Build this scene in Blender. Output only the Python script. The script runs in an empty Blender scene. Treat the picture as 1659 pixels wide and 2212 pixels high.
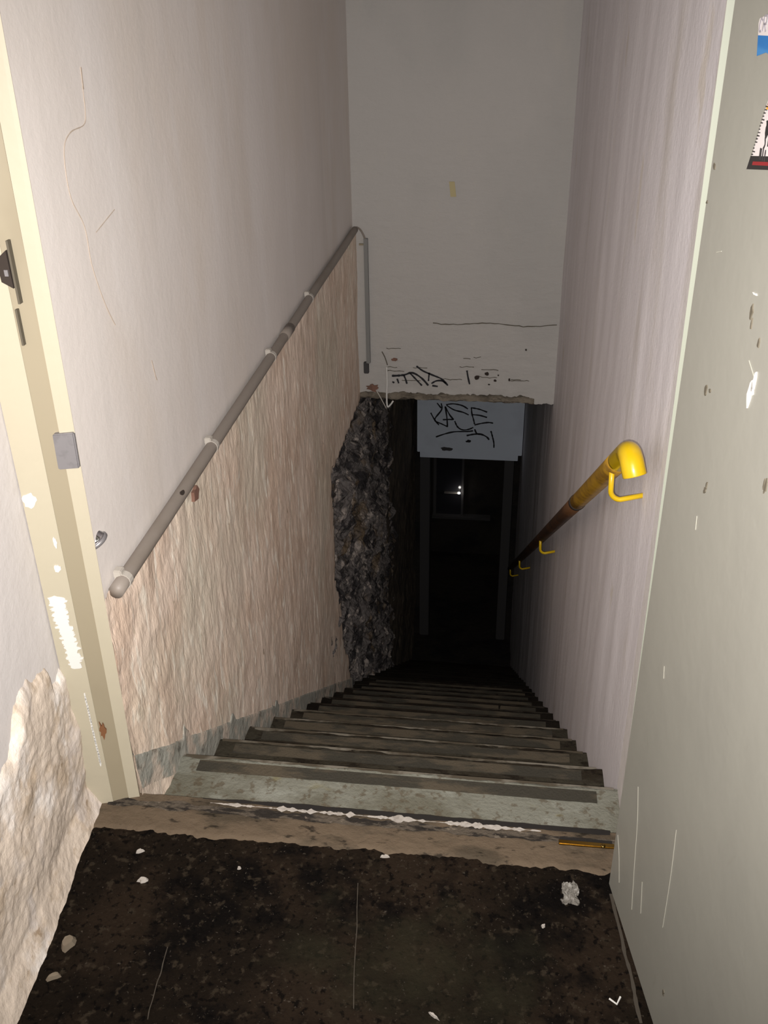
import bpy, bmesh, math, random
from mathutils import Vector, Matrix, noise
random.seed(7)
C = bpy.context.scene.collection

# ------------------------------------------------------------------ camera
PITCH, ROLL, YAW, FPX, CH = 0.5062, 0.0166, -0.1337, 2090.56, 1.55
fw = Vector((math.sin(YAW)*math.cos(PITCH), math.cos(YAW)*math.cos(PITCH), -math.sin(PITCH)))
r0 = Vector((math.cos(YAW), -math.sin(YAW), 0)); d0 = fw.cross(r0)
rt = r0*math.cos(ROLL) + d0*math.sin(ROLL); dn = -r0*math.sin(ROLL) + d0*math.cos(ROLL)
cam = bpy.data.cameras.new('camera'); camo = bpy.data.objects.new('camera', cam); C.objects.link(camo)
cam.sensor_fit = 'VERTICAL'; cam.sensor_height = 36; cam.lens = FPX*36/2212; cam.clip_start = 0.02
m = Matrix.Identity(4)
for i in range(3):
    m[i][0] = rt[i]; m[i][1] = -dn[i]; m[i][2] = -fw[i]
m[2][3] = CH
camo.matrix_world = m
bpy.context.scene.camera = camo

# ------------------------------------------------------------------ light
W = bpy.data.worlds.new('world'); bpy.context.scene.world = W; W.use_nodes = True
W.node_tree.nodes['Background'].inputs[0].default_value = (.01, .011, .013, 1)
W.node_tree.nodes['Background'].inputs[1].default_value = 0.05
def light(name, kind, loc, energy, col, rot=None, **k):
    l = bpy.data.lights.new(name, kind); l.energy = energy; l.color = col
    for a, b in k.items(): setattr(l, a, b)
    o = bpy.data.objects.new(name, l); o.location = loc
    if rot is not None: o.rotation_euler = rot
    C.objects.link(o); return o
# the phone's flash, just beside its lens
fl = light('phone_flash', 'SPOT', (-.012, .0, CH-.018), 300, (1.0, .945, .89), shadow_soft_size=.004, spot_size=math.radians(98), spot_blend=1.0)
q = Matrix.Identity(4)
fdir = (fw + Vector((.0, .0, .06))).normalized()
fl.rotation_euler = fdir.to_track_quat('-Z', 'Y').to_euler()
# unseen fill light added behind the camera to soften the flash's falloff
light('landing_fill_light', 'AREA', (.1, -.5, 2.36), 4, (1.0, .95, .88), (math.radians(28), 0, 0), shape='RECTANGLE', size=.5, size_y=.5)
# unseen fill light added high up in the shaft, above the frame
light('shaft_fill_light', 'AREA', (-.25, 3.0, 3.0), .6, (.95, 1.0, .97), (0, 0, 0), shape='RECTANGLE', size=.5, size_y=1.2)
vs = bpy.context.scene.view_settings
vs.view_transform = 'Standard'; vs.look = 'None'; vs.gamma = 1; vs.exposure = 0.0; vs.use_curve_mapping = False

# ------------------------------------------------------------------ materials
def mat(name, base, rough=.8, layers=(), bumps=(), metal=0, spec=.35, coat=0):
    """layers: (colour, xyz scale, detail, lo, hi, amount[, zlo, zhi]) ; bumps: (xyz scale, detail, distance)"""
    M = bpy.data.materials.new(name); M.use_nodes = True; nt = M.node_tree; N = nt.nodes; L = nt.links
    b = N['Principled BSDF']; b.inputs['Roughness'].default_value = rough; b.inputs['Metallic'].default_value = metal
    b.inputs['Specular IOR Level'].default_value = spec; b.inputs['Coat Weight'].default_value = coat
    b.inputs['Base Color'].default_value = (*base, 1)
    geo = N.new('ShaderNodeNewGeometry')
    def tex(scale, detail, seed):
        mp = N.new('ShaderNodeMapping'); mp.inputs['Scale'].default_value = scale; mp.inputs['Location'].default_value = (seed*3.1, seed*1.7, seed*2.3)
        L.new(geo.outputs['Position'], mp.inputs['Vector'])
        t = N.new('ShaderNodeTexNoise'); t.inputs['Scale'].default_value = 1; t.inputs['Detail'].default_value = detail
        t.inputs['Roughness'].default_value = .6
        L.new(mp.outputs[0], t.inputs['Vector']); return t.outputs['Fac']
    col = None
    for i, ly in enumerate(layers):
        c, sc, det, lo, hi, amt = ly[:6]
        f = tex(sc, det, i+1)
        mr = N.new('ShaderNodeMapRange'); mr.interpolation_type = 'SMOOTHSTEP'
        mr.inputs['From Min'].default_value = lo; mr.inputs['From Max'].default_value = hi; mr.inputs['To Max'].default_value = amt
        L.new(f, mr.inputs['Value'])
        mx = N.new('ShaderNodeMix'); mx.data_type = 'RGBA'
        mx.inputs['A'].default_value = (*base, 1); mx.inputs['B'].default_value = (*c, 1)
        if col: L.new(col, mx.inputs['A'])
        L.new(mr.outputs[0], mx.inputs['Factor']); col = mx.outputs['Result']
    if col: L.new(col, b.inputs['Base Color'])
    nrm = None
    for i, (sc, det, dist) in enumerate(bumps):
        bp = N.new('ShaderNodeBump'); bp.inputs['Distance'].default_value = dist; bp.inputs['Strength'].default_value = 1
        L.new(tex(sc, det, i+20), bp.inputs['Height'])
        if nrm: L.new(nrm, bp.inputs['Normal'])
        nrm = bp.outputs[0]
    if nrm: L.new(nrm, b.inputs['Normal'])
    return M
def emis(name, col, s):
    M = bpy.data.materials.new(name); M.use_nodes = True; b = M.node_tree.nodes['Principled BSDF']
    b.inputs['Emission Color'].default_value = (*col, 1); b.inputs['Emission Strength'].default_value = s; return M

m_smooth = mat('painted_plaster', (0.703, 0.6555, 0.626), .75,
    [((0.665, 0.5985, 0.5393), (1, 2.2, 1.1), 4, .42, .62, .6), ((0.608, 0.57, 0.5393), (1, 11, 1.2), 5, .50, .72, .4), ((0.7505, 0.7125, 0.6934), (1, 6, 1.2), 4, .5, .7, .5)],
    [((6, 6, 6), 3, .0015), ((60, 60, 60), 3, .0005)])
m_right = mat('painted_plaster_streaked', (.80, .765, .80), .7,
    [((.69, .66, .68), (1, 9, 1.1), 5, .45, .7, .4), ((.58, .53, .47), (1, 4, 1.2), 5, .54, .74, .5), ((.86, .84, .86), (1, 22, 3), 5, .5, .75, .3), ((.62, .55, .44), (2, 7, 3), 5, .64, .74, .5)],
    [((8, 12, 6), 4, .0015), ((60, 60, 60), 3, .001)])
m_back = mat('painted_plaster_grey', (0.4213, 0.4054, 0.3904), .8,
    [((0.3575, 0.3511, 0.3392), (1.6, 1, 1.2), 4, .45, .7, .5), ((0.4469, 0.4213, 0.384), (7, 1, 2), 3, .55, .75, .4)], [((14, 14, 30), 4, .004), ((60, 60, 60), 2, .001)])
m_rough = mat('rough_lime_plaster', (.80, .655, .545), .9,
    [((.66, .50, .39), (3, 4, 3), 5, .42, .62, .8), ((.93, .85, .74), (9, 34, 9), 5, .54, .66, .85), ((.50, .41, .31), (12, 30, 15), 5, .60, .72, .8), ((.60, .56, .45), (1, 1.3, .9), 4, .5, .72, .6), ((.34, .25, .17), (14, 20, 18), 4, .68, .76, .8)],
    [((9, 45, 14), 5, .005), ((70, 110, 60), 4, .002)])
m_roughw = mat('stripped_plaster', (.66, .565, .475), .9,
    [((.84, .79, .75), (7, 7, 5), 5, .48, .60, .85), ((.50, .40, .30), (12, 12, 14), 5, .53, .66, .85), ((.60, .55, .53), (6, 6, 4), 4, .56, .66, .6), ((.28, .20, .13), (24, 24, 24), 5, .64, .74, .85)],
    [((16, 16, 16), 5, .004), ((90, 90, 90), 4, .002)])
m_rock = mat('dirty_rubble_rock', (.15, .135, .13), .9,
    [((.46, .40, .36), (12, 9, 12), 6, .53, .64, .9), ((.028, .026, .028), (9, 6, 9), 6, .47, .58, .92), ((.20, .14, .08), (5, 5, 5), 4, .55, .7, .6)],
    [((14, 14, 14), 6, .03), ((60, 60, 60), 4, .006)], spec=.1)
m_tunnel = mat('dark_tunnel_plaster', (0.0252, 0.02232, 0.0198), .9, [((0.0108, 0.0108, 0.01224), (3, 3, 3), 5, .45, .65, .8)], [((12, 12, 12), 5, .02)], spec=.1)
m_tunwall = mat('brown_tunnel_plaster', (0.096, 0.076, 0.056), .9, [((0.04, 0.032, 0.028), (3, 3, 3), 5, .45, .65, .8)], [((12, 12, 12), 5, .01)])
m_floor = mat('worn_dark_floor', (0.007798, 0.005581, 0.00394), .85,
    [((0.01642, 0.01108, 0.007387), (5, 5, 5), 6, .45, .62, .9), ((0.002462, 0.002052, 0.002052), (8, 8, 8), 6, .50, .62, .85), ((0.02791, 0.02134, 0.01477), (50, 50, 50), 4, .56, .68, .8), ((0.001477, 0.001231, 0.001231), (75, 75, 75), 3, .54, .66, .8), ((0.04925, 0.04104, 0.03283), (170, 170, 170), 2, .66, .74, .8), ((0.01806, 0.01642, 0.00985), (2, 2, 2), 5, .58, .7, .6)],
    [((90, 90, 90), 5, .003), ((12, 12, 12), 4, .003)], spec=.04)
m_sill = mat('tan_painted_screed', (0.1062, 0.07905, 0.0544), .8,
    [((0.051, 0.0408, 0.0289), (6, 14, 6), 5, .46, .62, .8), ((0.017, 0.0136, 0.0102), (20, 45, 20), 5, .58, .68, .9)], [((50, 60, 50), 5, .004)], spec=.1)
m_silldark = mat('crumbled_screed', (.075, .06, .045), .9,
    [((.012, .009, .007), (18, 60, 30), 5, .46, .56, .95), ((.16, .13, .10), (40, 55, 40), 4, .60, .7, .8)], [((70, 70, 70), 5, .006)])
m_white = mat('chipped_white_paint', (0.3456, 0.3168, 0.288), .7, [((0.216, 0.192, 0.168), (40, 40, 40), 3, .55, .65, .6)], [((60, 60, 60), 3, .002)])
m_gap = mat('near_black', (.012, .010, .009), .9)  # near-black strip colour along the sill gap and bar groove
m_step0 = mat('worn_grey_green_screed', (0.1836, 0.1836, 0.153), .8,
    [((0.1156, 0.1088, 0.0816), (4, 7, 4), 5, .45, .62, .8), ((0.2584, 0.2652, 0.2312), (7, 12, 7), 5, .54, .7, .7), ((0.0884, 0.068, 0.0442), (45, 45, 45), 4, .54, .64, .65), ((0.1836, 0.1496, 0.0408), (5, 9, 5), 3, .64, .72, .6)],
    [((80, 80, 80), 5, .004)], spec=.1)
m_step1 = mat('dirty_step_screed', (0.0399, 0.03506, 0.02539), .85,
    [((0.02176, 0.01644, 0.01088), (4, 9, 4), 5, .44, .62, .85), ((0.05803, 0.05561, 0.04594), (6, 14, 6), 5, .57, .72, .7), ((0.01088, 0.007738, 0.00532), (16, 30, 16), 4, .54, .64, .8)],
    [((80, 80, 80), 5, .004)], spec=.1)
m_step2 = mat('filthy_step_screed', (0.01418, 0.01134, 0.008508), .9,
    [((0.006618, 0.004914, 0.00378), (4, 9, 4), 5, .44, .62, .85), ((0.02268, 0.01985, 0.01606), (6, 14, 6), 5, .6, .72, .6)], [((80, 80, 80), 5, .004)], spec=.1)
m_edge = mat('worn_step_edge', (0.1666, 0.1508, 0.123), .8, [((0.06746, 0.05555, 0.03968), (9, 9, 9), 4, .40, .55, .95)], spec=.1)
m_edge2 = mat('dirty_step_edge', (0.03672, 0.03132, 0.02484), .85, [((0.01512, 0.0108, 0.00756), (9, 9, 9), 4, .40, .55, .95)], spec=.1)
m_grip = mat('worn_grip_strip', (0.04462, 0.04095, 0.03255), .8, [((0.08925, 0.0735, 0.0525), (6, 20, 6), 4, .45, .6, .85)], [((150, 150, 150), 2, .002)], spec=.1)
m_blue = mat('grey_blue_stringer_paint', (.34, .34, .30), .8, [((.62, .52, .43), (9, 12, 9), 5, .46, .60, .85), ((.12, .11, .09), (14, 18, 14), 5, .56, .68, .8)], [((50, 50, 50), 5, .005)])
m_frame = mat('cream_steel_paint', (0.3926, 0.3569, 0.2736), .5, [((0.345, 0.3093, 0.2379), (5, 5, 2), 4, .5, .7, .5)], [((25, 25, 25), 3, .0008)])
m_rebate = mat('dark_olive', (0.264, 0.228, 0.16), .6, [((0.208, 0.176, 0.12), (5, 5, 3), 4, .5, .7, .5)])  # darker olive than the jamb face, used for the rebate band
m_door = mat('grey_green_steel_door', (0.2559, 0.2508, 0.2212), .42,
    [((0.2355, 0.2303, 0.2049), (3, 3, 2), 3, .45, .65, .6), ((0.2048, 0.1945, 0.1672), (20, 20, 9), 5, .66, .78, .5)], [((20, 20, 20), 3, .0006)], spec=.4)
m_dooredge = mat('pale_green_steel_edge', (0.2543, 0.2693, 0.2244), .45)
m_pipe = mat('grey_plastic_conduit', (0.2264, 0.1958, 0.1714), .5, [((0.1714, 0.1408, 0.1102), (5, 3, 5), 4, .5, .7, .6)])
m_clip = mat('light_grey_clip', (0.4125, 0.3825, 0.345), .5)
m_darkhole = mat('dark_hole', (.03, .022, .018), .9)
m_keep = mat('brushed_steel_plate', (.25, .24, .25), .45, metal=.5, layers=[((.20, .19, .2), (30, 30, 30), 3, .5, .6, .6)])
m_chrome = mat('chrome', (0.75, 0.75, 0.78), .12, metal=1)
m_yellow = mat('yellow_gloss_paint', (0.5472, 0.3625, 0.00432), .32, [((0.4925, 0.2941, 0.0036), (14, 14, 14), 4, .5, .7, .6)], coat=.3)
m_yellowworn = mat('worn_yellow_paint', (.42, .235, .014), .45, [((.22, .11, .015), (30, 14, 30), 5, .38, .66, .8), ((.08, .04, .012), (22, 9, 22), 5, .55, .72, .7)])
m_brownpipe = mat('rusty_brown_rail', (.075, .032, .012), .55, [((.035, .016, .008), (9, 4, 9), 5, .46, .6, .9)])
m_black = mat('black_marker', (.012, .012, .016), .6)
m_box = mat('pale_blue_grey_board', (0.592, 0.656, 0.7525), .65, [((0.496, 0.544, 0.63), (3, 3, 3), 4, .5, .7, .6)])
m_mortar = mat('bare_mortar', (0.1875, 0.1613, 0.1275), .95, [((0.0975, 0.0825, 0.06375), (12, 12, 14), 5, .5, .65, .8)], [((45, 45, 45), 5, .008)])
m_jamb = mat('grey_wood_jamb', (0.0504, 0.04883, 0.0504), .8)
m_tape = mat('aged_yellow_tape', (.42, .36, .20), .7)
m_brick = mat('exposed_red_brick', (0.192, 0.102, 0.075), .9, [((0.12, 0.072, 0.054), (30, 30, 30), 4, .5, .6, .6)])
m_glass = mat('dusty_glass', (.02, .02, .024), .15, spec=.5)
m_glintstreak = mat('glint_streak_white', (0.21, 0.198, 0.18), .5)  # pale colour of the added streak beside the flash glint
m_stw = mat('white_sticker_paper', (0.56, 0.518, 0.518), .5)
m_stpink = mat('pink_sticker_print', (.74, .58, .54), .5)
m_stblue = mat('blue_sticker_print', (0.018, 0.132, 0.372), .45, [((0.048, 0.198, 0.45), (3, 3, 60), 3, .45, .6, .8)])
m_stblack = mat('black_sticker_print', (.018, .016, .016), .5)
m_stred = mat('red_sticker_print', (0.21, 0.015, 0.0175), .5)
m_storange = mat('orange_sticker_print', (.62, .30, .04), .5)
m_stgrey = mat('grey_lettering', (.28, .26, .29), .5)
m_brass = mat('brass', (0.275, 0.18, 0.05), .25, metal=1)
m_rust = mat('rust', (.16, .07, .03), .9)
m_ceil = mat('ceiling_plaster', (.62, .60, .56), .9)
m_scrape = mat('pale_scrape', (0.6, 0.5925, 0.57), .6)
m_scratch = mat('faint_door_scratch', (0.357, 0.3485, 0.2975), .5)
m_sillump = mat('tan_rubble', (.16, .13, .095), .9)
m_fscr = mat('faint_floor_scratch', (.045, .037, .028), .8)
m_trunk = mat('dull_grey_trunking', (.20, .20, .195), .6)
m_mark = mat('dark_scuff', (0.0924, 0.0798, 0.0588), .7)
m_crack = mat('crack_brown', (.46, .385, .32), .95, spec=.05)  # brownish line colour of the hairline cracks

# ------------------------------------------------------------------ helpers
def put(name, bm, mt, parent=None, smooth=False, mats=None):
    bmesh.ops.recalc_face_normals(bm, faces=bm.faces)
    me = bpy.data.meshes.new(name)
    if parent is not None: bmesh.ops.translate(bm, verts=bm.verts, vec=-world_loc(parent))
    bm.to_mesh(me); bm.free()
    for x in (mats or [mt]): me.materials.append(x)
    if smooth:
        for p in me.polygons: p.use_smooth = True
    o = bpy.data.objects.new(name, me); C.objects.link(o)
    if parent is not None: o.parent = parent
    return o
def world_loc(o):
    v = Vector(o.location)
    while o.parent is not None: o = o.parent; v += Vector(o.location)
    return v
def tag(o, label, cat, group=None, kind=None):
    o['label'] = label; o['category'] = cat
    if group: o['group'] = group
    if kind: o['kind'] = kind
    return o
def struct(o): o['kind'] = 'structure'; return o
def thing(name, loc, label, cat, group=None):
    o = bpy.data.objects.new(name, None); o.empty_display_size = .05; o.location = loc; C.objects.link(o)
    return tag(o, label, cat, group)
def box(bm, x0, x1, y0, y1, z0, z1, bev=0):
    g = bmesh.ops.create_cube(bm, size=1)['verts']
    for v in g: v.co = Vector(((x0+x1)/2+v.co.x*(x1-x0), (y0+y1)/2+v.co.y*(y1-y0), (z0+z1)/2+v.co.z*(z1-z0)))
    if bev:
        es = list({e for v in g for e in v.link_edges}); bmesh.ops.bevel(bm, geom=es, offset=bev, segments=2, affect='EDGES')
def hexa(bm, c):  # 8 corners bottom 4 then top 4
    v = [bm.verts.new(p) for p in c]
    for f in ((0,1,2,3),(7,6,5,4),(0,4,5,1),(1,5,6,2),(2,6,7,3),(3,7,4,0)): bm.faces.new([v[i] for i in f])
def tube(bm, pts, r, n=12, caps=True, radii=None, sq=1):
    pts = [Vector(p) for p in pts]; rings = []; ref = None
    for i, p in enumerate(pts):
        t = (pts[min(i+1, len(pts)-1)] - pts[max(i-1, 0)]).normalized()
        if ref is None: ref = t.cross(Vector((0, 0, 1)) if abs(t.z) < .9 else Vector((0, 1, 0))).normalized()
        a = (ref - t*ref.dot(t)).normalized(); ref = a; b = t.cross(a)
        rr = radii[i] if radii else r
        rings.append([bm.verts.new(p + a*math.cos(2*math.pi*k/n)*rr + b*math.sin(2*math.pi*k/n)*rr*sq) for k in range(n)])
    for A, B in zip(rings, rings[1:]):
        for k in range(n): bm.faces.new((A[k], A[(k+1) % n], B[(k+1) % n], B[k]))
    if caps: bm.faces.new(rings[0][::-1]); bm.faces.new(rings[-1])
def smoothpath(pts, sub=6):
    pts = [Vector(p) for p in pts]; out = []
    for i in range(len(pts)-1):
        p0 = pts[max(i-1, 0)]; p1 = pts[i]; p2 = pts[i+1]; p3 = pts[min(i+2, len(pts)-1)]
        for k in range(sub):
            t = k/sub
            out.append(.5*((2*p1)+(p2-p0)*t+(2*p0-5*p1+4*p2-p3)*t*t+(3*p1-p0-3*p2+p3)*t**3))
    out.append(pts[-1]); return out
def fb(v, sc=1, oc=5): return noise.fractal(Vector(v)*sc, 1.0, 2.0, oc)
def grid(bm, nu, nv, fn, keep=None):
    vv = [[bm.verts.new(fn(i/nu, j/nv)) for j in range(nv+1)] for i in range(nu+1)]
    for i in range(nu):
        for j in range(nv):
            if keep and not keep((i+.5)/nu, (j+.5)/nv): continue
            bm.faces.new((vv[i][j], vv[i+1][j], vv[i+1][j+1], vv[i][j+1]))
    loose = [v for v in bm.verts if not v.link_faces]
    bmesh.ops.delete(bm, geom=loose, context='VERTS')
def stroke(bm, pts, w, nrm, lift=.0015, th=.0008):
    """a flat ribbon of paint of width w along pts on a surface with normal nrm"""
    nrm = Vector(nrm).normalized(); pts = [Vector(p) for p in pts]; L = []
    for i, p in enumerate(pts):
        t = (pts[min(i+1, len(pts)-1)]-pts[max(i-1, 0)]).normalized(); s = t.cross(nrm).normalized()
        ww = w*(.75+.5*random.random())*.5
        q = p+nrm*lift
        L.append([bm.verts.new(q+s*ww+nrm*th), bm.verts.new(q-s*ww+nrm*th), bm.verts.new(q-s*ww-nrm*th), bm.verts.new(q+s*ww-nrm*th)])
    for A, B in zip(L, L[1:]):
        for k in range(4): bm.faces.new((A[k], A[(k+1) % 4], B[(k+1) % 4], B[k]))
    bm.faces.new(L[0][::-1]); bm.faces.new(L[-1])
def blob(bm, c, rx, ry, ax, ay, nrm, n=16, jag=.3, th=.002, lift=.001):
    """irregular flat chip"""
    c = Vector(c); ax = Vector(ax).normalized(); ay = Vector(ay).normalized(); nrm = Vector(nrm).normalized()
    lo, hi = [], []
    for k in range(n):
        a = 2*math.pi*k/n; r = 1+jag*(random.random()*2-1)
        p = c+ax*math.cos(a)*rx*r+ay*math.sin(a)*ry*r
        lo.append(bm.verts.new(p-nrm*.001)); hi.append(bm.verts.new(p*1+nrm*(lift+th)))
    bm.faces.new(lo[::-1]); bm.faces.new(hi)
    for k in range(n): bm.faces.new((lo[k], lo[(k+1) % n], hi[(k+1) % n], hi[k]))

# ------------------------------------------------------------------ dimensions
XL = -.738                                    # left stair wall
def XR(y): return .313-.0205*(y-1.6)          # right stair wall
YB, YD = 4.60, 7.95                           # overhead back wall, door at the foot
RISE, GO, NS = .19, .265, 22
def nose(y): return -.10-.717*(y-1.70)
ZF = -.10-RISE*NS                             # floor at the foot (-4.28)
TOP = 3.1

# ------------------------------------------------------------------ setting: stair shaft
bm = bmesh.new()
def f(u, v):
    y = 1.456+u*(YB+.25-1.456); z = .40+v*(TOP-.40)
    return (XL-.010+.003*fb((y*1.2, z*.8, 3)), y, z)
grid(bm, 90, 70, f)
wall_left = struct(put('wall_left', bm, m_smooth, smooth=True))
# rough plaster below the conduit, ending in a broken edge where bare rock begins
def edge_y(z): return 3.76+.05*fb((z*4, 1, 2))+.03*fb((z*17, 5, 1))+(.0 if z > -.9 else (-.9-z)*.33)
bm = bmesh.new()
def f(u, v):
    y = 1.456+u*(YB+.10-1.456); zb = nose(y)-.35; z = zb+v*(.515-zb)
    hi = max(0, min(1, (z-.36)/.15))
    d = .005*fb((y*2.2, z*1.5, 1), 1.2)+.002*fb((y*12, z*5.5, 7), 1.2)+.0016*fb((y*40, z*18, 9))
    near = max(0, 1-(y-1.45)/.65)
    d += near*.007*fb((y*7, z*7, 12))+hi*.004*fb((y*16, z*9, 15))
    d += .006*fb((y*1.1, z*1.2, 31))
    x = XL+.004+d
    zt = -.37+.03*fb((y*5, 2, 8))+.015*fb((y*22, 2, 4))
    dep = 0
    if y > edge_y(z)-.02 and z < zt: 
        dep = 1
    return (x-dep*.11, y, z)
grid(bm, 380, 230, f)
put('rough_plaster', bm, m_rough, wall_left, smooth=True)
bm = bmesh.new()
def f(u, v):
    y = 3.55+u*(6.15-3.55); zb = max(nose(y)-.35, ZF-.05); zt = -.30 if y < YB+.1 else -.30-(y-YB-.1)*.30
    z = zb+v*(zt-zb)
    k = noise.cell(Vector((y*6, z*7, 3)))
    vd = noise.voronoi(Vector((y*4.0+.3*fb((y*4, z*4, 8)), z*9+.5*fb((y*5, z*5, 3)), 2.5)))[0]
    d = .050*(vd[1]-vd[0])+.04*fb((y*2.5, z*3, 5))+.03*fb((y*9, z*14, 4))+.012*fb((y*30, z*36, 6))
    return (XL-.055+d, y, z)
grid(bm, 360, 230, f)
put('rock_face', bm, m_rock, wall_left)
bm = bmesh.new()
def f(u, v):
    y = 5.95+u*(YD+.05-5.95); zb = max(nose(y)-.35, ZF-.05); zt = -.30-(y-YB-.1)*.30
    z = zb+v*(zt-zb)
    return (XL-.035+.02*fb((y*3, z*3, 5))+.008*fb((y*12, z*11, 4)), y, z)
grid(bm, 120, 90, f)
put('far_tunnel_wall', bm, m_tunwall, wall_left)  # far stretch of the left wall, browner and darker than the rock
# grey-blue painted band along the foot of the left wall
bm = bmesh.new()
def f(u, v):
    y = 1.456+u*2.6; h = -.03+.10*fb((y*5, 1, 1))+.05*fb((y*17, 3, 1))
    k = max(0, math.floor((y-1.70)/GO+1)); zs = -.10-RISE*k if y > 1.70 else -.10
    z = nose(y)-.05+.0+v*(max(h, .0)+.10)
    d = .005*fb((y*2.2, z*1.5, 1), 1.2)+.002*fb((y*12, z*5.5, 7), 1.2)+.006*fb((y*1.1, z*1.2, 31))
    near = max(0, 1-(y-1.45)/.65); d += near*.007*fb((y*7, z*7, 12))
    return (XL+.007+d-.012*max(0, (v-.9)*10), y, z)
grid(bm, 320, 22, f)
put('painted_base_band', bm, m_blue, wall_left, smooth=True)

bm = bmesh.new()
def f(u, v):
    y = 1.46+u*(YD+.1-1.46); zb = max(nose(y)-.35, ZF-.05); z = zb+v*(TOP-zb)
    return (XR(y)+.004*fb((y*2.4, z*.7, 6))+.002*fb((y*14, z*2, 7)), y, z)
grid(bm, 200, 120, f)
wall_right = struct(put('wall_right', bm, m_right, smooth=True))

# back wall, overhead, with a ragged lower edge
bm = bmesh.new()
def f(u, v):
    x = XL-.02+u*(XR(YB)+.03-XL+.02)
    rag = -.318+.012*fb((x*9, 0, 2))+.008*fb((x*40, 0, 2))
    if x > .13: rag -= .035
    z = rag+v*(TOP-rag)
    low = max(0, min(1, (.0-z)/.3))
    return (x, YB+.002*fb((x*3, 0, z*3))-low*.006*fb((x*14, 1, z*26)), z)
grid(bm, 130, 150, f)
vv = [v for v in bm.verts]
wall_back = struct(put('wall_back', bm, m_back, smooth=True))
bm = bmesh.new()
box(bm, XL-.05, XR(YB)+.05, YB+.02, YB+.30, -.30, TOP)
struct(put('wall_back_core', bm, m_mortar)).parent = wall_back
# broken concrete lip under the white plaster
bm = bmesh.new()
def f(u, v):
    x = XL+.01+u*(.145-XL); a = v*math.pi
    return (x, YB+.07-.085*math.sin(a)+.014*fb((x*14, v*4, 3)), -.318-.022+.024*math.cos(a)+.010*fb((x*12, v*3, 9)))
grid(bm, 150, 14, f)
put('mortar_lip', bm, m_mortar, wall_back)
bm = bmesh.new()
blob(bm, (-.665, YB-.010, -.292), .036, .020, (1, 0, 0), (0, 0, 1), (0, -1, 0), jag=.4, th=.006)
put('exposed_brick_patch', bm, m_brick, wall_back)
n = (0, -1, 0)
def S(*p): return [(x, YB-.004, z) for x, z in p]
bm = bmesh.new()
sc = 2.911
def px(u, v):   # drawing coordinates measured on the wall, metres
    return (-.715+(u-300)/1170*.943, -.205-(v-400)*.000865)
def G(*pts, w=.008): stroke(bm, smoothpath([(px(*p)[0], YB-.005, px(*p)[1]) for p in pts], 4), w, n)
G((485, 425), (530, 422), (570, 415), (605, 402), (640, 412), (680, 440), (715, 478), w=.010)
G((560, 418), (572, 445), (580, 472))
G((600, 405), (640, 445), (675, 480))
G((640, 360), (680, 388), (740, 412), (800, 436), (838, 474), w=.008)
G((720, 398), (718, 425), (716, 450))
G((735, 465), (765, 448), (800, 446), (825, 462))
G((955, 378), (962, 415), (974, 462), w=.009)
G((487, 462), (500, 468)); G((518, 442), (528, 470)); G((740, 478), (775, 482))
put('graffiti_strokes', bm, m_black, wall_back)
bm = bmesh.new()
for (u, v, a, b) in ((1018, 420, .015, .014), (1080, 395, .011, .011), (1132, 436, .008, .006), (1150, 402, .004, .004), (1218, 428, .005, .007), (1095, 460, .005, .003), (1310, 243, .005, .005), (455, 395, .006, .004)):
    x, z = px(u, v); blob(bm, (x, YB-.004, z), a, b, (1, 0, 0), (0, 0, 1), n, n=9, jag=.25)
put('small_hole', bm, m_darkhole, wall_back)
bm = bmesh.new(); x, z = px(502, 325); blob(bm, (x, YB-.004, z), .014, .008, (1, 0, 0), (0, 0, 1), n, jag=.25)
put('brick_red_spot', bm, m_brick, wall_back)
bm = bmesh.new()
stroke(bm, [(-.36+.02*i, YB-.003, .055-.006*math.sin(i*.35)+.005*fb((i*.7, 0, 0))) for i in range(31)], .004, n)
for k in range(14):
    x0 = random.uniform(-.6, .1); z0 = random.uniform(-.26, -.08)
    stroke(bm, [(x0+.012*i, YB-.004, z0+.006*fb((i*.5+k*3, 0, 0))) for i in range(random.randint(4, 9))], .003, n)
put('plaster_crack', bm, m_mark, wall_back)

bm = bmesh.new(); box(bm, -.80, XL-.005, 1.452, 1.60, -.5, .45); put('plaster_return', bm, m_rough, wall_left)
# hairline cracks on the smooth left wall
bm = bmesh.new()
def cr(pts, w): stroke(bm, [(XL-.0098+.003*fb((p.y*1.2, p.z*.8, 3)), p.y, p.z) for p in smoothpath([(0, y, z) for y, z in pts], 8)], w, (1, 0, 0), lift=.0006, th=.0004)
cr([(1.74, 1.39), (1.735, 1.35), (1.72, 1.33), (1.66, 1.325), (1.625, 1.30), (1.62, 1.23), (1.655, 1.17), (1.66, 1.10), (1.69, 1.02), (1.72, .97)], .0016)
cr([(1.745, 1.42), (1.742, 1.385)], .004)
cr([(1.80, 1.17), (1.75, 1.16), (1.70, 1.15)], .0012)
cr([(1.88, .84), (1.89, .80), (1.895, .79)], .003)
put('hairline_crack', bm, m_crack, wall_left)

# ceilings, shaft end cap
bm = bmesh.new(); box(bm, XL-.3, .8, 1.45, YB+.3, TOP, TOP+.1)
struct(put('ceiling', bm, m_ceil))
bm = bmesh.new()
hexa(bm, [(XL-.3, YB+.3, -.30), (.6, YB+.3, -.30), (.6, YD+.1, -1.45), (XL-.3, YD+.1, -1.45), (XL-.3, YB+.3, -.1), (.6, YB+.3, -.1), (.6, YD+.1, -1.2), (XL-.3, YD+.1, -1.2)])
struct(put('ceiling_tunnel', bm, m_tunnel))

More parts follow.
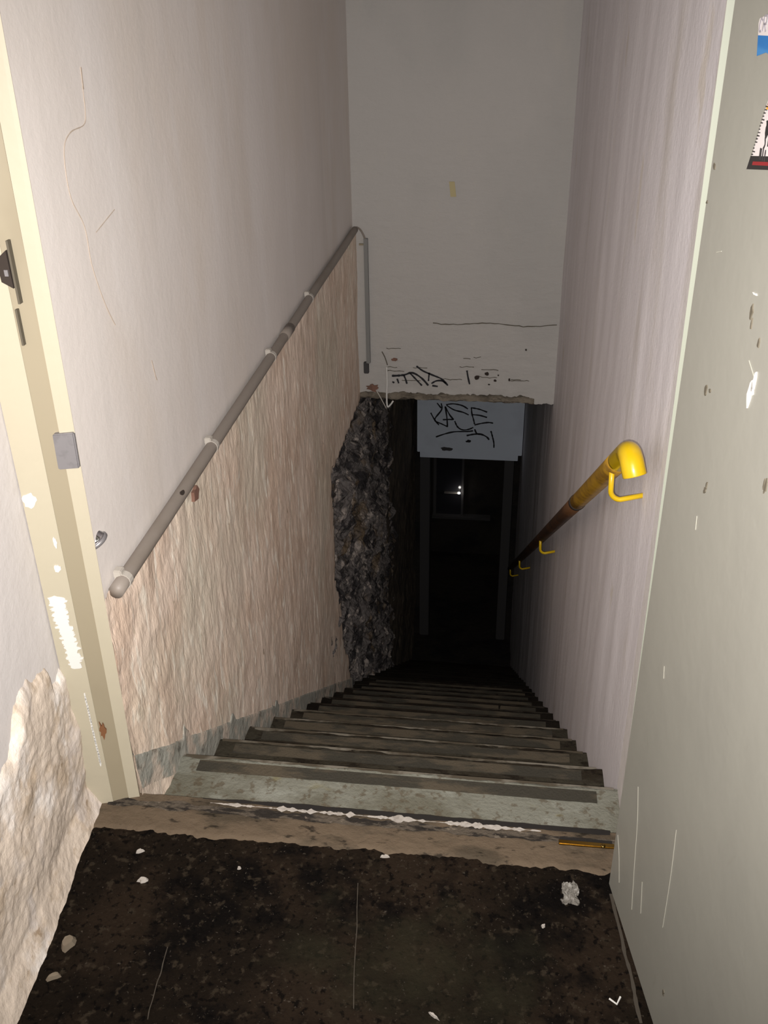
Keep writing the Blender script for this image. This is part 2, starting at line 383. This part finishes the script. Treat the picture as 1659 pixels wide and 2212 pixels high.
# ------------------------------------------------------------------ landing
bm = bmesh.new()
def f(u, v):
    x = -1.0+u*2.4; y = -1.6+v*(1.375+1.6)
    return (x, y, .002*fb((x*6, y*6, 0)))
grid(bm, 120, 120, f)
floor = struct(put('floor', bm, m_floor, smooth=True))
bm = bmesh.new()
for x, y, dx, dy, w in ((-.235, 1.28, .03, -.26, .0014), (-.56, 1.1, .01, -.14, .0016), (.251, 1.31, .030, -.26, .006)):
    stroke(bm, smoothpath([(x+dx*t+.002*fb((t*9, x, 0)), y+dy*t, .0012) for t in [i/8 for i in range(9)]], 3), w, (0, 0, 1))
put('floor_scratch', bm, m_fscr, floor)

# landing's own walls
def NX(y, z=0): return -.838+.085*(1.42-y)
bm = bmesh.new()
def f(u, v):
    y = -1.6+u*(1.425+1.6); z = -.03+v*2.53
    return (NX(y)+.002*fb((y*3, z*3, 11)), y, z)
grid(bm, 70, 60, f)
m_near = mat('white_painted_plaster', (0.684, 0.6498, 0.6412), .65, [((0.6412, 0.607, 0.5899), (3, 3, 3), 4, .45, .65, .5)], [((30, 30, 30), 4, .0015)])
wall_near = struct(put('wall_near_left', bm, m_near, smooth=True))
def nb(y): return .46-.05*(1.42-y)+.05*fb((y*5, 0, 4))+.02*fb((y*21, 0, 4))-(.05 if y > 1.36 else 0)
bm = bmesh.new()
def f(u, v):
    y = .35+u*(1.425-.35); z = -.01+v*.56
    t = max(0, min(1, (nb(y)-z)/.07)); t = t*t*(3-2*t)
    d = .008+.012*fb((y*3.4, z*3.4, 21))+.003*fb((y*12, z*12, 22))+.0018*fb((y*50, z*45, 23))
    lip = .004*math.exp(-((nb(y)-z-.03)/.04)**2)
    foot = .02*max(0, 1-z/.06)
    return (NX(y)-.010+t*(max(-.004, d)+lip+.010)+foot, y, z)
grid(bm, 240, 130, f)
put('stripped_plaster_patch', bm, m_roughw, wall_near, smooth=True)
bm = bmesh.new()
box(bm, .29, 1.30, 1.47, 1.62, -.02, 2.5); box(bm, -1.0, .35, 1.47, 1.62, 2.08, 2.5); box(bm, -1.1, XL-.02, 1.47, 1.60, 0, 2.5)
struct(put('wall_front', bm, m_near))
bm = bmesh.new(); box(bm, 1.20, 1.32, -1.6, 1.5, -.02, 2.5); struct(put('wall_near_right', bm, m_near))
bm = bmesh.new(); box(bm, -1.2, 1.32, -1.72, -1.6, -.02, 2.5); struct(put('wall_behind', bm, m_near))
bm = bmesh.new(); box(bm, -1.2, 1.32, -1.72, 1.62, 2.5, 2.6); struct(put('ceiling_landing', bm, m_ceil))

# door frame (left jamb, head, right jamb lip)
trim = thing('trim_1', (-.79, 1.44, 0), 'cream painted steel door frame on the left of the stair opening', 'door frame')
for k in ('label', 'category'): del trim[k]
trim['kind'] = 'structure'
Z1 = 2.05
bm = bmesh.new()
hexa(bm, [(-.835, 1.415, 0), (-.790, 1.430, 0), (-.790, 1.50, 0), (-.84, 1.50, 0), (-.838, 1.415, Z1), (-.787, 1.430, Z1), (-.787, 1.50, Z1), (-.84, 1.50, Z1)])
put('jamb_face', bm, m_frame, trim)
bm = bmesh.new()
hexa(bm, [(-.7905, 1.431, 0), (-.7602, 1.447, 0), (-.7602, 1.50, 0), (-.7905, 1.50, 0), (-.7875, 1.431, Z1), (-.757, 1.447, Z1), (-.757, 1.50, Z1), (-.7875, 1.50, Z1)])
put('rebate', bm, m_rebate, trim)
bm = bmesh.new()
hexa(bm, [(-.7605, 1.444, 0), (-.739, 1.452, 0), (-.742, 1.462, 0), (-.7605, 1.470, 0), (-.752, 1.441, Z1), (-.724, 1.450, Z1), (-.748, 1.470, Z1), (-.755, 1.470, Z1)])
put('stop_lip', bm, m_frame, trim)
bm = bmesh.new(); box(bm, -.84, .30, 1.42, 1.50, Z1, Z1+.06)
put('head', bm, m_frame, trim)
bm = bmesh.new()
hexa(bm, [(.268, 1.425, 0), (.278, 1.425, 0), (.31, 1.48, 0), (.290, 1.48, 0), (.252, 1.425, Z1), (.270, 1.425, Z1), (.31, 1.48, Z1), (.280, 1.48, Z1)])
put('jamb_lip', bm, m_dooredge, trim)
# lock keep and slots in the left jamb
def JX(z): return (-.790+.003*z/2.05)
bm = bmesh.new()
hexa(bm, [(-.795, 1.428, 1.135), (-.777, 1.4325, 1.125), (-.777, 1.42, 1.125), (-.795, 1.42, 1.135), (-.797, 1.428, 1.17), (-.778, 1.4325, 1.185), (-.778, 1.42, 1.185), (-.797, 1.42, 1.17)])
bmesh.ops.translate(bm, verts=bm.verts, vec=(0, .0045, 0))
kp = put('lock_keep_slot', bm, m_darkhole, trim)
bm = bmesh.new(); box(bm, -.786, -.780, 1.422, 1.428, 1.145, 1.155); put('keep_tongue', bm, m_keep, kp)
bm = bmesh.new(); box(bm, -.7835, -.7800, 1.426, 1.4345, 1.03, 1.09); put('bolt_slot', bm, m_mark, trim)
bm = bmesh.new(); box(bm, -.7745, -.7710, 1.424, 1.4345, 1.10, 1.20); put('bolt_slot', bm, m_mark, trim)
bm = bmesh.new()
hexa(bm, [(-.768, 1.434, .800), (-.733, 1.444, .800), (-.733, 1.452, .800), (-.768, 1.450, .800), (-.7665, 1.434, .868), (-.732, 1.444, .868), (-.732, 1.452, .868), (-.7665, 1.450, .868)])
bmesh.ops.bevel(bm, geom=bm.edges[:], offset=.002, segments=2, affect='EDGES')
put('strike_plate', bm, m_keep, trim)
# chipped white paint on the jamb
bm = bmesh.new()
jn = Vector((.316, -.949, 0)); ju = Vector((.949, .316, 0))
def J(s, z): return Vector((-.836+s*.949, 1.4155+s*.316, z))   # s across the jamb face
blob(bm, J(.012, .745)-jn*.001, .012, .014, ju, (0, 0, 1), jn, jag=.2)
blob(bm, J(.04, .655), .003, .011, ju, (0, 0, 1), jn, jag=.3); blob(bm, J(.035, .60), .006, .008, ju, (0, 0, 1), jn, jag=.3)
for i in range(44):
    t = i/44; z = .535-.165*t; c = .020+.014*t; h = .016-.004*t
    blob(bm, J(c+random.uniform(-.003, .003), z), h*random.uniform(.75, 1), .0055, ju, (0, 0, 1), jn, n=12, jag=.25, th=.0008+.00004*i)
for i in range(26):
    z = .30-.19*i/26; blob(bm, J(.036+.0003*i/3, z), .0018, .007, ju, (0, 0, 1), jn, n=8, jag=.3, th=.001)
put('paint_chip', bm, m_scrape, trim)
bm = bmesh.new(); blob(bm, (-.783, 1.4335, .205), .007, .018, ju, (0, 0, 1), jn, jag=.5)
put('rust_spot', bm, m_rust, trim)

# threshold between landing and stairs
sill = thing('threshold', (-.25, 1.42, 0), 'tan painted threshold strip with a cracked white edge before the first step', 'threshold')
bm = bmesh.new()
def f(u, v):
    x = -.86+u*1.16; y0 = 1.362+.012*fb((x*6, 0, 1))+.008*fb((x*40, 0, 1)); y = y0+v*(1.462-y0)
    if x > .03: y0 += .0
    return (x, y, .0045*(0 if v == 0 else 1)+.0015*fb((x*30, y*30, 0)))
grid(bm, 200, 16, f); put('painted_screed', bm, m_sill, sill, smooth=True)
bm = bmesh.new()
def f(u, v):
    x = -.80+u*1.09; c = 1.432+.004*fb((x*5, 0, 3)); wd = .010+.007*fb((x*16, 0, 5))
    return (x, c+(v-.5)*wd*2, .0062+.0015*fb((x*50, v*3, 0)))
grid(bm, 240, 6, f); put('crumbled_groove', bm, m_silldark, sill)
bm = bmesh.new()
def f(u, v):
    x = -.58+u*.70; w = .0035+.010*fb((x*14, 0, 5))+.005*fb((x*60, 0, 5)); w *= min(1, (x+.58)*8, (.12-x)*20+.1)
    return (x, 1.448+.002*fb((x*9, 0, 1))+(v-.5)*2*max(.0006, w), .0075+.001*fb((x*90, v*2, 0)))
grid(bm, 320, 3, f)
put('white_paint_edge', bm, m_white, sill)
bm = bmesh.new()
def f(u, v):
    x = -.60+u*.86; wd = .0065*min(1, (x+.60)*6)+.002*fb((x*20, 0, 5))
    return (x, 1.459+(v-.5)*2*max(wd, .001)-(.006 if x > .13 else 0)*0, .0068)
grid(bm, 200, 2, f); put('dark_gap', bm, m_gap, sill)
bm = bmesh.new(); box(bm, .155, .266, 1.419, 1.430, .003, .0085, .001)
br = put('brass_bar', bm, m_brass, sill)
bm = bmesh.new(); box(bm, .158, .262, 1.4305, 1.437, .004, .0082); put('bar_groove', bm, m_gap, br)
bm = bmesh.new(); bmesh.ops.create_uvsphere(bm, u_segments=12, v_segments=8, radius=.005, matrix=Matrix.Translation((.243, 1.4215, .0095)) @ Matrix.Diagonal((1, 1, .5, 1)))
put('screw_head', bm, m_brass, br, smooth=True)

# ------------------------------------------------------------------ stairs
stairs = thing('staircase', (-.22, 1.46, -.1), 'steep worn concrete staircase going down between two plastered walls', 'staircase')
for k in range(NS):
    yn = 1.70+GO*k; zt = -.10-RISE*k; yb = 1.462 if k == 0 else yn-GO-.002
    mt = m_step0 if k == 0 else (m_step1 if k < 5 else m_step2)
    xr = XR(yn)+.006; xl = XL-.03
    bm = bmesh.new()
    nseg = 60; prof = [(yb, 0), (yn-.012, 0), (yn-.003, -.003), (yn, -.012), (yn-.002, -.040), (yn-.018, -.050), (yn-.022, -RISE-.01), (yb, -RISE-.01)]
    rings = []
    for i in range(nseg+1):
        x = xl+(xr-xl)*i/nseg; ring = []
        for j, (py, pz) in enumerate(prof):
            w = 0
            if j in (1, 2, 3, 4): w = .004*fb((x*9, k*3.7, j*.2))+.003*fb((x*35, k*3.7, j*.2))
            ring.append(bm.verts.new((x, py+w, zt+pz+(.5*w if j in (1, 2) else 0))))
        rings.append(ring)
    for A, B in zip(rings, rings[1:]):
        for j in range(len(prof)): bm.faces.new((A[j], A[(j+1) % len(prof)], B[(j+1) % len(prof)], B[j]))
    bm.faces.new(rings[0]); bm.faces.new(rings[-1][::-1])
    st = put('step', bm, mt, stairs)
    if k < 12:
        bm = bmesh.new(); box(bm, XL+.055, XR(yn)-.055, yn-.055, yn-.020, zt-.001, zt+.0022)
        put('grip_strip', bm, m_grip, st)
        bm = bmesh.new()
        def f(u, v):
            x = XL+.015+u*(XR(yn)-.03-XL); w = .004+.004*fb((x*11, k*2.1, 5))
            return (x, yn-.004-v*max(.0015, w)*2.0, zt+.0016+.004*fb((x*9, k*3.7, .2))*.0)
        grid(bm, 110, 1, f)
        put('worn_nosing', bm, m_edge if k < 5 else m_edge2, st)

# ------------------------------------------------------------------ foot of the stairs
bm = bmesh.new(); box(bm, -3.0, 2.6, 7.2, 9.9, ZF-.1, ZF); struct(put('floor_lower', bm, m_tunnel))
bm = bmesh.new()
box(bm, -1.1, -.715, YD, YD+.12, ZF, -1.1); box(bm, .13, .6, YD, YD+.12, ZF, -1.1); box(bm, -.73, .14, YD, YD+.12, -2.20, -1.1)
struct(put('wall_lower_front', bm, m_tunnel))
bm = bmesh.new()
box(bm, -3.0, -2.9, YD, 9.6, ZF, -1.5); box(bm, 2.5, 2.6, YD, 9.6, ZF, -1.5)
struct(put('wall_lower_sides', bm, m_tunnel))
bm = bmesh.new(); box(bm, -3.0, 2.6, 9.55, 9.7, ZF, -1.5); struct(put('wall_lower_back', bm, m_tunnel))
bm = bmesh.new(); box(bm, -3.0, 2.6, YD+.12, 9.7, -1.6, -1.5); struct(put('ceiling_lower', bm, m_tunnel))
tr = thing('trim_2', (-.3, YD-.02, ZF), '', ''); 
for k in ('label', 'category'): del tr[k]
tr['kind'] = 'structure'
for x0, x1 in ((-.725, -.635), (.04, .125)):
    bm = bmesh.new(); box(bm, x0, x1, YD-.03, YD+.14, ZF, -2.25, .006); put('jamb', bm, m_jamb, tr)
bm = bmesh.new(); box(bm, -.725, .125, YD-.03, YD+.14, -2.25, -2.17, .006); put('head', bm, m_jamb, tr)

ob = thing('overdoor_box', (-.27, 7.6, -2.14), 'pale blue-grey boxed panel scrawled with black letters above the dark doorway', 'box')
bm = bmesh.new(); box(bm, -.722, .182, 7.60, YD, -2.085, -1.45, .004); put('panel', bm, m_box, ob)
bm = bmesh.new(); box(bm, -.70, .150, 7.63, YD, -2.150, -2.0855, .003); put('bottom_rail', bm, m_box, ob)
bm = bmesh.new()
def P(u, v):  # u,v in the close-up drawing grid -> panel plane
    x = -.7275+(u-270)/1090*.9127; z = -1.600-(v-100)*.00105; return (x, 7.596, z)
def K(*pts, w=.012): stroke(bm, smoothpath([P(*p) for p in pts], 4), w, n, lift=.001)
K((415, 205), (455, 265), (500, 310)); K((520, 120), (525, 175), (455, 265), (530, 300), (590, 322)); K((478, 118), (520, 160))
K((560, 145), (578, 230), (588, 325)); K((538, 262), (600, 258), (650, 256)); K((560, 145), (610, 220), (650, 256))
K((570, 130), (640, 120), (730, 132), (790, 160)); K((575, 135), (650, 172), (740, 190), (800, 212))
K((660, 270), (690, 320), (740, 345), (800, 340), (850, 320))
K((825, 150), (832, 200), (850, 250), (862, 290)); K((820, 148), (900, 158), (985, 182)); K((832, 208), (910, 212), (985, 228))
K((862, 298), (930, 282), (1000, 272), (1050, 276))
K((470, 418), (560, 388), (660, 365), (790, 358), (850, 350)); K((785, 395), (860, 380), (930, 378), (990, 400), (1015, 425), w=.014); K((865, 335), (885, 370), (920, 380))
K((1030, 345), (1050, 400), (1065, 450), (1068, 495))
blob(bm, P(805, 445), .022, .012, (1, 0, 0), (0, 0, 1), n, jag=.3)
put('scrawled_letters', bm, m_black, ob)
bm = bmesh.new(); blob(bm, P(585, 522), .052, .016, (1, 0, 0), (0, 0, 1), n, jag=.2); put('dark_smudge', bm, m_jamb, ob)

# dim room beyond: glazed panel with an added glowing bead and bar as flash glint
win = thing('window_1', (-.545, 9.53, -3.75), '', '')
for k in ('label', 'category'): del win[k]
win['kind'] = 'structure'
bm = bmesh.new()
box(bm, -.72, -.69, 9.50, 9.55, -3.77, -3.0); box(bm, -.41, -.385, 9.50, 9.55, -3.77, -3.0); box(bm, -.69, -.41, 9.50, 9.55, -3.03, -3.0)
put('window_frame', bm, m_jamb, win)
bm = bmesh.new(); box(bm, -.73, -.08, 9.46, 9.55, -3.79, -3.765); put('window_sill', bm, m_jamb, win)
bm = bmesh.new(); box(bm, -.69, -.41, 9.53, 9.54, -3.765, -3.03); put('pane', bm, m_glass, win)
glint = thing('flash_glint', (-.47, 9.47, -3.47), 'small glowing stand-in for the flash glint in the far glass pane', 'lamp')
bm = bmesh.new(); box(bm, -.60, -.42, 9.49, 9.528, -3.486, -3.474, .003); put('glint_streak', bm, m_glintstreak, glint)  # pale bar stands in for the glint's sideways streak
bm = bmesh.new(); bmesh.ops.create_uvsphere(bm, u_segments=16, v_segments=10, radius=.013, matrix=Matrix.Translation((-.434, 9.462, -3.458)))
put('glint_core', bm, emis('glint_glow', (1, .93, .85), 30), glint, smooth=True)  # emitter added for the flash's reflection in the pane, no real lamp

# ------------------------------------------------------------------ steel door on the right
a = Vector((.2465, 1.3215, 0)); u = Vector((.180, -.984, 0)).normalized(); nn = Vector((-u.y, u.x, 0)); nn = -nn if nn.x > 0 else nn
def D(s, z, o=0): return a+u*s+nn*o+Vector((0, 0, z))
door = thing('door_1', a, '', '')
for k in ('label', 'category'): del door[k]
door['kind'] = 'structure'
bm = bmesh.new()
DW = .92
hexa(bm, [D(0, .018), D(DW, .018), D(DW, .018, -.045), D(0, .018, -.045), D(0, 2.03), D(DW, 2.03), D(DW, 2.03, -.045), D(0, 2.03, -.045)])
put('door_leaf', bm, m_door, door)
for z in (.25, 1.75):
    bm = bmesh.new(); tube(bm, [(.290, 1.385, z), (.290, 1.385, z+.12)], .009); put('hinge', bm, m_dooredge, door)
bm = bmesh.new()
for s, z, rx, rz in ((.224, 1.118, .006, .014), (.228, 1.130, .004, .012), (.19, 1.225, .007, .001)):
    blob(bm, D(s, z), rx, rz, u, (0, 0, 1), nn, n=11, jag=.5, th=.0006)
put('pale_scrape', bm, m_scrape, door)
bm = bmesh.new()
for pts in ([(.205, 1.15), (.23, 1.135)], [(.06, 1.24), (.075, 1.245)], [(.13, .90), (.133, .88)], [(.10, .62), (.105, .60)],
            [(.07, .34), (.09, .28), (.105, .20), (.125, .10)], [(.01, .16), (.03, .13), (.05, .08)], [(.24, .42), (.25, .33), (.255, .22)], [(.15, .2), (.165, .14)]):
    stroke(bm, smoothpath([D(s, z) for s, z in pts], 5), .0012, nn, lift=.0006, th=.0003)
put('fine_scratch', bm, m_scratch, door)
bm = bmesh.new()
for s, z, rx, rz in ((.094, 1.068, .004, .008), (.108, 1.073, .003, .002), (.190, 1.205, .003, .008), (.195, 1.190, .002, .006), (.222, 1.176, .003, .006), (.145, .955, .002, .006), (.142, .945, .003, .004), (.305, 1.038, .003, .010), (.30, 1.036, .001, .008), (.012, 1.335, .0035, .0035), (.004, 1.290, .002, .002), (.30, .12, .003, .006)):
    blob(bm, D(s, z), rx, rz, u, (0, 0, 1), nn, n=9, jag=.45, th=.0004)
put('dark_scuff', bm, m_mark, door)

st = thing('round_corner_sticker', D(.09, 1.47, .001), 'white and blue sticker with grey letters high on the grey-green door', 'sticker')
def quad(name, pts, mt, par, o):
    bm = bmesh.new(); lo = [bm.verts.new(D(s, z, o-.0004)) for s, z in pts]; hi = [bm.verts.new(D(s, z, o)) for s, z in pts]
    bm.faces.new(lo[::-1]); bm.faces.new(hi); k = len(pts)
    for i in range(k): bm.faces.new((lo[i], lo[(i+1) % k], hi[(i+1) % k], hi[i]))
    return put(name, bm, mt, par)
quad('sticker_paper', [(.0860, 1.4845), (.160, 1.4800), (.160, 1.520), (.0830, 1.5025), (.0815, 1.498)], m_stw, st, .0010)
quad('blue_band', [(.0915, 1.4655), (.115, 1.4705), (.160, 1.4640), (.160, 1.4880), (.0862, 1.4860)], m_stblue, st, .0014)
bm = bmesh.new()
def T(*pts, w=.0022): stroke(bm, smoothpath([D(s, z, .0010) for s, z in pts], 3), w, nn, lift=.0004, th=.0003)
T((.0935, 1.5005), (.0895, 1.5030), (.0875, 1.4970), (.0885, 1.4900), (.0935, 1.4910))
T((.0975, 1.4905), (.0970, 1.5055)); T((.0970, 1.5055), (.1040, 1.5055), (.1040, 1.4985), (.0975, 1.4980)); T((.1000, 1.4980), (.1050, 1.4905))
put('sticker_letters', bm, m_stgrey, st)
st2 = thing('picture_sticker', D(.14, 1.36, .001), 'white sticker with a black figure and red striped black base on the door', 'sticker')
quad('sticker_paper', [(.117, 1.353), (.205, 1.364), (.205, 1.440), (.143, 1.434)], m_stw, st2, .0010)
quad('black_base', [(.1125, 1.3485), (.205, 1.3625), (.205, 1.3765), (.1185, 1.364)], m_stblack, st2, .0014)
quad('red_stripe', [(.127, 1.3555), (.205, 1.3665), (.205, 1.3705), (.128, 1.3595)], m_stred, st2, .0018)
quad('brown_top', [(.141, 1.420), (.205, 1.429), (.205, 1.441), (.1435, 1.435)], m_rust, st2, .0014)
quad('orange_line', [(.1395, 1.4155), (.205, 1.4245), (.205, 1.4285), (.1408, 1.4195)], m_storange, st2, .0016)
bm = bmesh.new()
blob(bm, D(.154, 1.398, .0010), .006, .009, u, (0, 0, 1), nn, n=10, jag=.3, th=.0004)
T2 = lambda *pts, w=.0022: stroke(bm, smoothpath([D(s, z, .0010) for s, z in pts], 3), w, nn, lift=.0004, th=.0003)
T2((.147, 1.405), (.150, 1.398), (.150, 1.388), (.152, 1.381), (.149, 1.376)); T2((.158, 1.392), (.160, 1.380))
for s in (.142, .145, .150, .156): T2((s, 1.376), (s+.001, 1.364), w=.0018)
for i in range(16):
    z = 1.366+.0035*i; s0 = .1195+(z-1.364)*.33; T2((s0, z), (s0+random.uniform(.002, .007), z+.0003), w=.0012)
put('black_figure_print', bm, m_stblack, st2)

# ------------------------------------------------------------------ conduit on the left wall
cd = thing('conduit_pipe', (XL, 1.50, .51), 'long straight grey conduit pipe clipped along the left wall', 'pipe')
def CP(y): return Vector((-.727, y, .512+.003*fb((y*1.3, 0, 5))))
bm = bmesh.new(); tube(bm, [CP(1.487+i*(4.545-1.487)/60) for i in range(61)], .0155, 14); put('pipe_run', bm, m_pipe, cd, smooth=True)
for y in (1.53, 2.155, 2.816, 3.437):
    bm = bmesh.new(); tube(bm, [CP(y-.008), CP(y+.008)], .0172, 14); p = CP(y)
    box(bm, p.x-.016, p.x+.001, p.y-.010, p.y+.010, p.z+.008, p.z+.026, .002)
    put('pipe_clip', bm, m_clip, cd)
bm = bmesh.new(); tube(bm, [CP(3.0), CP(3.10)], .0175, 14); put('pipe_coupling', bm, m_pipe, cd, smooth=True)
bm = bmesh.new(); p = CP(1.88); blob(bm, (p.x+.0095, p.y, p.z+.0122), .012, .005, (0, 1, 0), (-.6, 0, .8), (.8, 0, .6), n=10, jag=.2, th=.001); put('pipe_hole', bm, m_darkhole, cd)
bm = bmesh.new(); blob(bm, (XL+.014, 1.975, .472), .018, .014, (0, 1, 0), (0, 0, 1), (1, 0, 0), n=10, jag=.5, th=.006); put('rust_stain', bm, m_brick, wall_left)
cb = thing('cable', (-.70, 4.57, .47), 'thin brown cable bending from the conduit pipe end into the corner trunking', 'cable')
bm = bmesh.new(); tube(bm, smoothpath([(-.727, 4.535, .515), (-.722, 4.565, .518), (-.706, 4.583, .502), (-.690, 4.587, .470), (-.683, 4.588, .440)], 6), .0045, 8)
o = put('cable_run', bm, m_pipe, cb, smooth=True)
tk = thing('corner_trunking', (-.683, YB-.01, .45), 'narrow vertical grey cable trunking in the corner of the back wall', 'cable trunking')
bm = bmesh.new(); box(bm, -.693, -.673, YB-.022, YB, -.16, .462, .002); put('trunking_body', bm, m_trunk, tk)
bm = bmesh.new(); box(bm, -.716, -.690, YB-.012, YB-.002, .428, .436); put('fixing_tab', bm, m_rebate, tk)
bm = bmesh.new(); box(bm, -.708, -.682, YB-.020, YB, -.215, -.155, .003); put('end_fitting', bm, m_jamb, tk)

wc = thing('loose_wire', (-.60, YB-.02, -.1), 'loose white wire hanging at the lower left of the back wall', 'wire')
bm = bmesh.new(); tube(bm, smoothpath([(-.592, YB-.008, -.18), (-.590, YB-.014, -.26), (-.592, YB-.022, -.33), (-.588, YB-.03, -.385), (-.572, YB-.03, -.375), (-.558, YB-.025, -.355)], 6), .0045, 8, radii=None)
put('wire_strand', bm, m_scrape, wc, smooth=True)
bm = bmesh.new(); tube(bm, smoothpath([(-.655, YB-.012, -.29), (-.625, YB-.02, -.34), (-.595, YB-.02, -.40)], 5), .003, 8); put('wire_strand', bm, m_clip, wc, smooth=True)
bm = bmesh.new(); tube(bm, smoothpath([(-.615, YB-.005, -.10), (-.60, YB-.006, -.13), (-.588, YB-.006, -.17)], 5), .0025, 6); put('wire_end', bm, m_mark, wc, smooth=True)

bm = bmesh.new(); hexa(bm, [(-.285, YB-.004, .655), (-.259, YB-.004, .655), (-.259, YB+.002, .655), (-.285, YB+.002, .655), (-.293, YB-.004, .722), (-.268, YB-.004, .722), (-.268, YB+.002, .722), (-.293, YB+.002, .722)])
tag(put('tape_piece', bm, m_tape), 'small piece of yellowed tape stuck on the upper back wall', 'tape')

# chrome fitting behind the left jamb
ds = thing('door_stop', (-.74, 1.52, .64), 'small chrome bell-shaped fitting on the wall behind the door frame', 'door stop')
ax = Vector((.45, .15, -.88)).normalized(); o0 = Vector((-.781, 1.492, .664))
def lathe(name, prof, mt, par):
    bm = bmesh.new(); tube(bm, [o0+ax*t for t, r in prof], 0, 20, radii=[r for t, r in prof]); put(name, bm, mt, par, smooth=True)
lathe('stem', [(-.004, .005), (0, .006), (.008, .006), (.010, .005)], m_keep, ds)
lathe('bell', [(.010, .006), (.014, .010), (.024, .013), (.036, .018), (.046, .022), (.050, .0235)], m_chrome, ds)
lathe('rim', [(.050, .0235), (.052, .0255), (.057, .0255), (.059, .023)], m_keep, ds)

# ------------------------------------------------------------------ yellow handrail
hr = thing('handrail', (.31, 1.89, .57), 'yellow painted tube handrail with a bent-down end on the right wall', 'handrail')
def RP(y): return Vector((.247-.0205*(y-1.8), y, .700-.68*(y-1.8)))
bm = bmesh.new()
A = RP(1.86)
end = [RP(1.86), RP(1.80), RP(1.765)+Vector((0, 0, -.001)), Vector((.2475, 1.735, .734)), Vector((.250, 1.716, .729)), Vector((.2535, 1.705, .716)), Vector((.257, 1.700, .705))]
tube(bm, smoothpath(end, 5), .023, 24); put('bent_end', bm, m_yellow, hr, smooth=True)
bm = bmesh.new(); tube(bm, [RP(1.85+i*(2.55-1.85)/8) for i in range(9)], .0229, 24); put('rail_tube', bm, m_yellowworn, hr, smooth=True)
bm = bmesh.new(); tube(bm, [RP(2.545), RP(2.575)], .0245, 24); put('rail_joint', bm, m_darkhole, hr, smooth=True)
bm = bmesh.new(); tube(bm, [RP(2.57+i*(7.35-2.57)/20) for i in range(21)], .0228, 20); put('rail_tube', bm, m_brownpipe, hr, smooth=True)
for y in (1.89, 3.82, 5.6, 7.1):
    p = RP(y); w = XR(y); zb = p.z-.095
    bm = bmesh.new()
    pts = [(p.x-.008, y, p.z-.016), (p.x-.006, y, zb+.030)]
    for t in range(1, 7):
        an = t/6*math.pi/2; pts.append((p.x-.006+.022*(1-math.cos(an)), y, zb+.030-.022*math.sin(an)))
    pts += [(w+.006, y+.004, zb+.020)]
    tube(bm, pts, .0058, 12); put('bracket', bm, m_yellow, hr, smooth=True)

# ------------------------------------------------------------------ crumbs on the landing floor
def crumb(name, lab, cat, x, y, rx, ry, ang, h=.004, mt=m_white, group=None):
    bm = bmesh.new(); a1 = (math.cos(ang), math.sin(ang), 0); a2 = (-math.sin(ang), math.cos(ang), 0)
    blob(bm, (x, y, .001), rx, ry, a1, a2, (0, 0, 1), n=10, jag=.3, th=h)
    top = [v for v in bm.verts if v.co.z > .003]
    for v in top: v.co.x += (x-v.co.x)*.3; v.co.y += (y-v.co.y)*.3; v.co.z += random.uniform(-.001, .001)
    return tag(put(name, bm, mt), lab, cat, group)
crumb('plaster_chip', 'largest pale plaster chip on the dark floor near the left frame', 'plaster chip', -.658, 1.241, .010, .006, .4)
crumb('plaster_chip', 'small pale plaster chip on the floor nearest the foot of the left door frame', 'plaster chip', -.688, 1.309, .008, .004, .3)
crumb('plaster_chip', 'thin white flake lying against the middle of the tan threshold', 'plaster chip', -.192, 1.352, .009, .003, .0, .003)
crumb('plaster_chip', 'tiny round white crumb on the floor a little below the threshold at left centre', 'plaster chip', -.476, 1.290, .004, .003, .0, .003)
crumb('plaster_chip', 'small white crumb on the dark floor in front of the crumpled wrapper', 'plaster chip', .121, 1.223, .005, .004, .9, .003)
crumb('matchstick', 'pale broken matchstick on the dark floor at the bottom edge', 'matchstick', -.067, 1.024, .011, .0022, -.6, .003)
bm = bmesh.new(); tube(bm, [(.231, 1.089, .003), (.243, 1.080, .003), (.250, 1.094, .004)], .0018, 6)
tag(put('wire_scrap', bm, m_scrape), 'small V-shaped pale scrap on the floor near the door bottom', 'scrap')
bm = bmesh.new()
def f(uu, v):
    x = .158+uu*.030; y = 1.275+v*.050
    return (x+.008*fb((uu*4, v*4, 2)), y+.006*fb((uu*5, v*5, 7)), .004+.007*abs(fb((uu*5, v*6, 3)))*2)
grid(bm, 14, 18, f)
tag(put('crumpled_wrapper', bm, mat('crumpled_film', (.15, .14, .125), .5)), 'crumpled clear plastic scrap on the floor near the right end of the threshold', 'wrapper')
crumb('plaster_rubble', 'tan lump of fallen plaster at the foot of the stripped left wall', 'plaster rubble', -.745, 1.085, .018, .012, 1.2, .009, m_sillump)
crumb('plaster_rubble', 'small tan rubble piece by the left wall at the bottom corner of the floor', 'plaster rubble', -.742, 1.02, .013, .007, .5, .006, m_sillump)
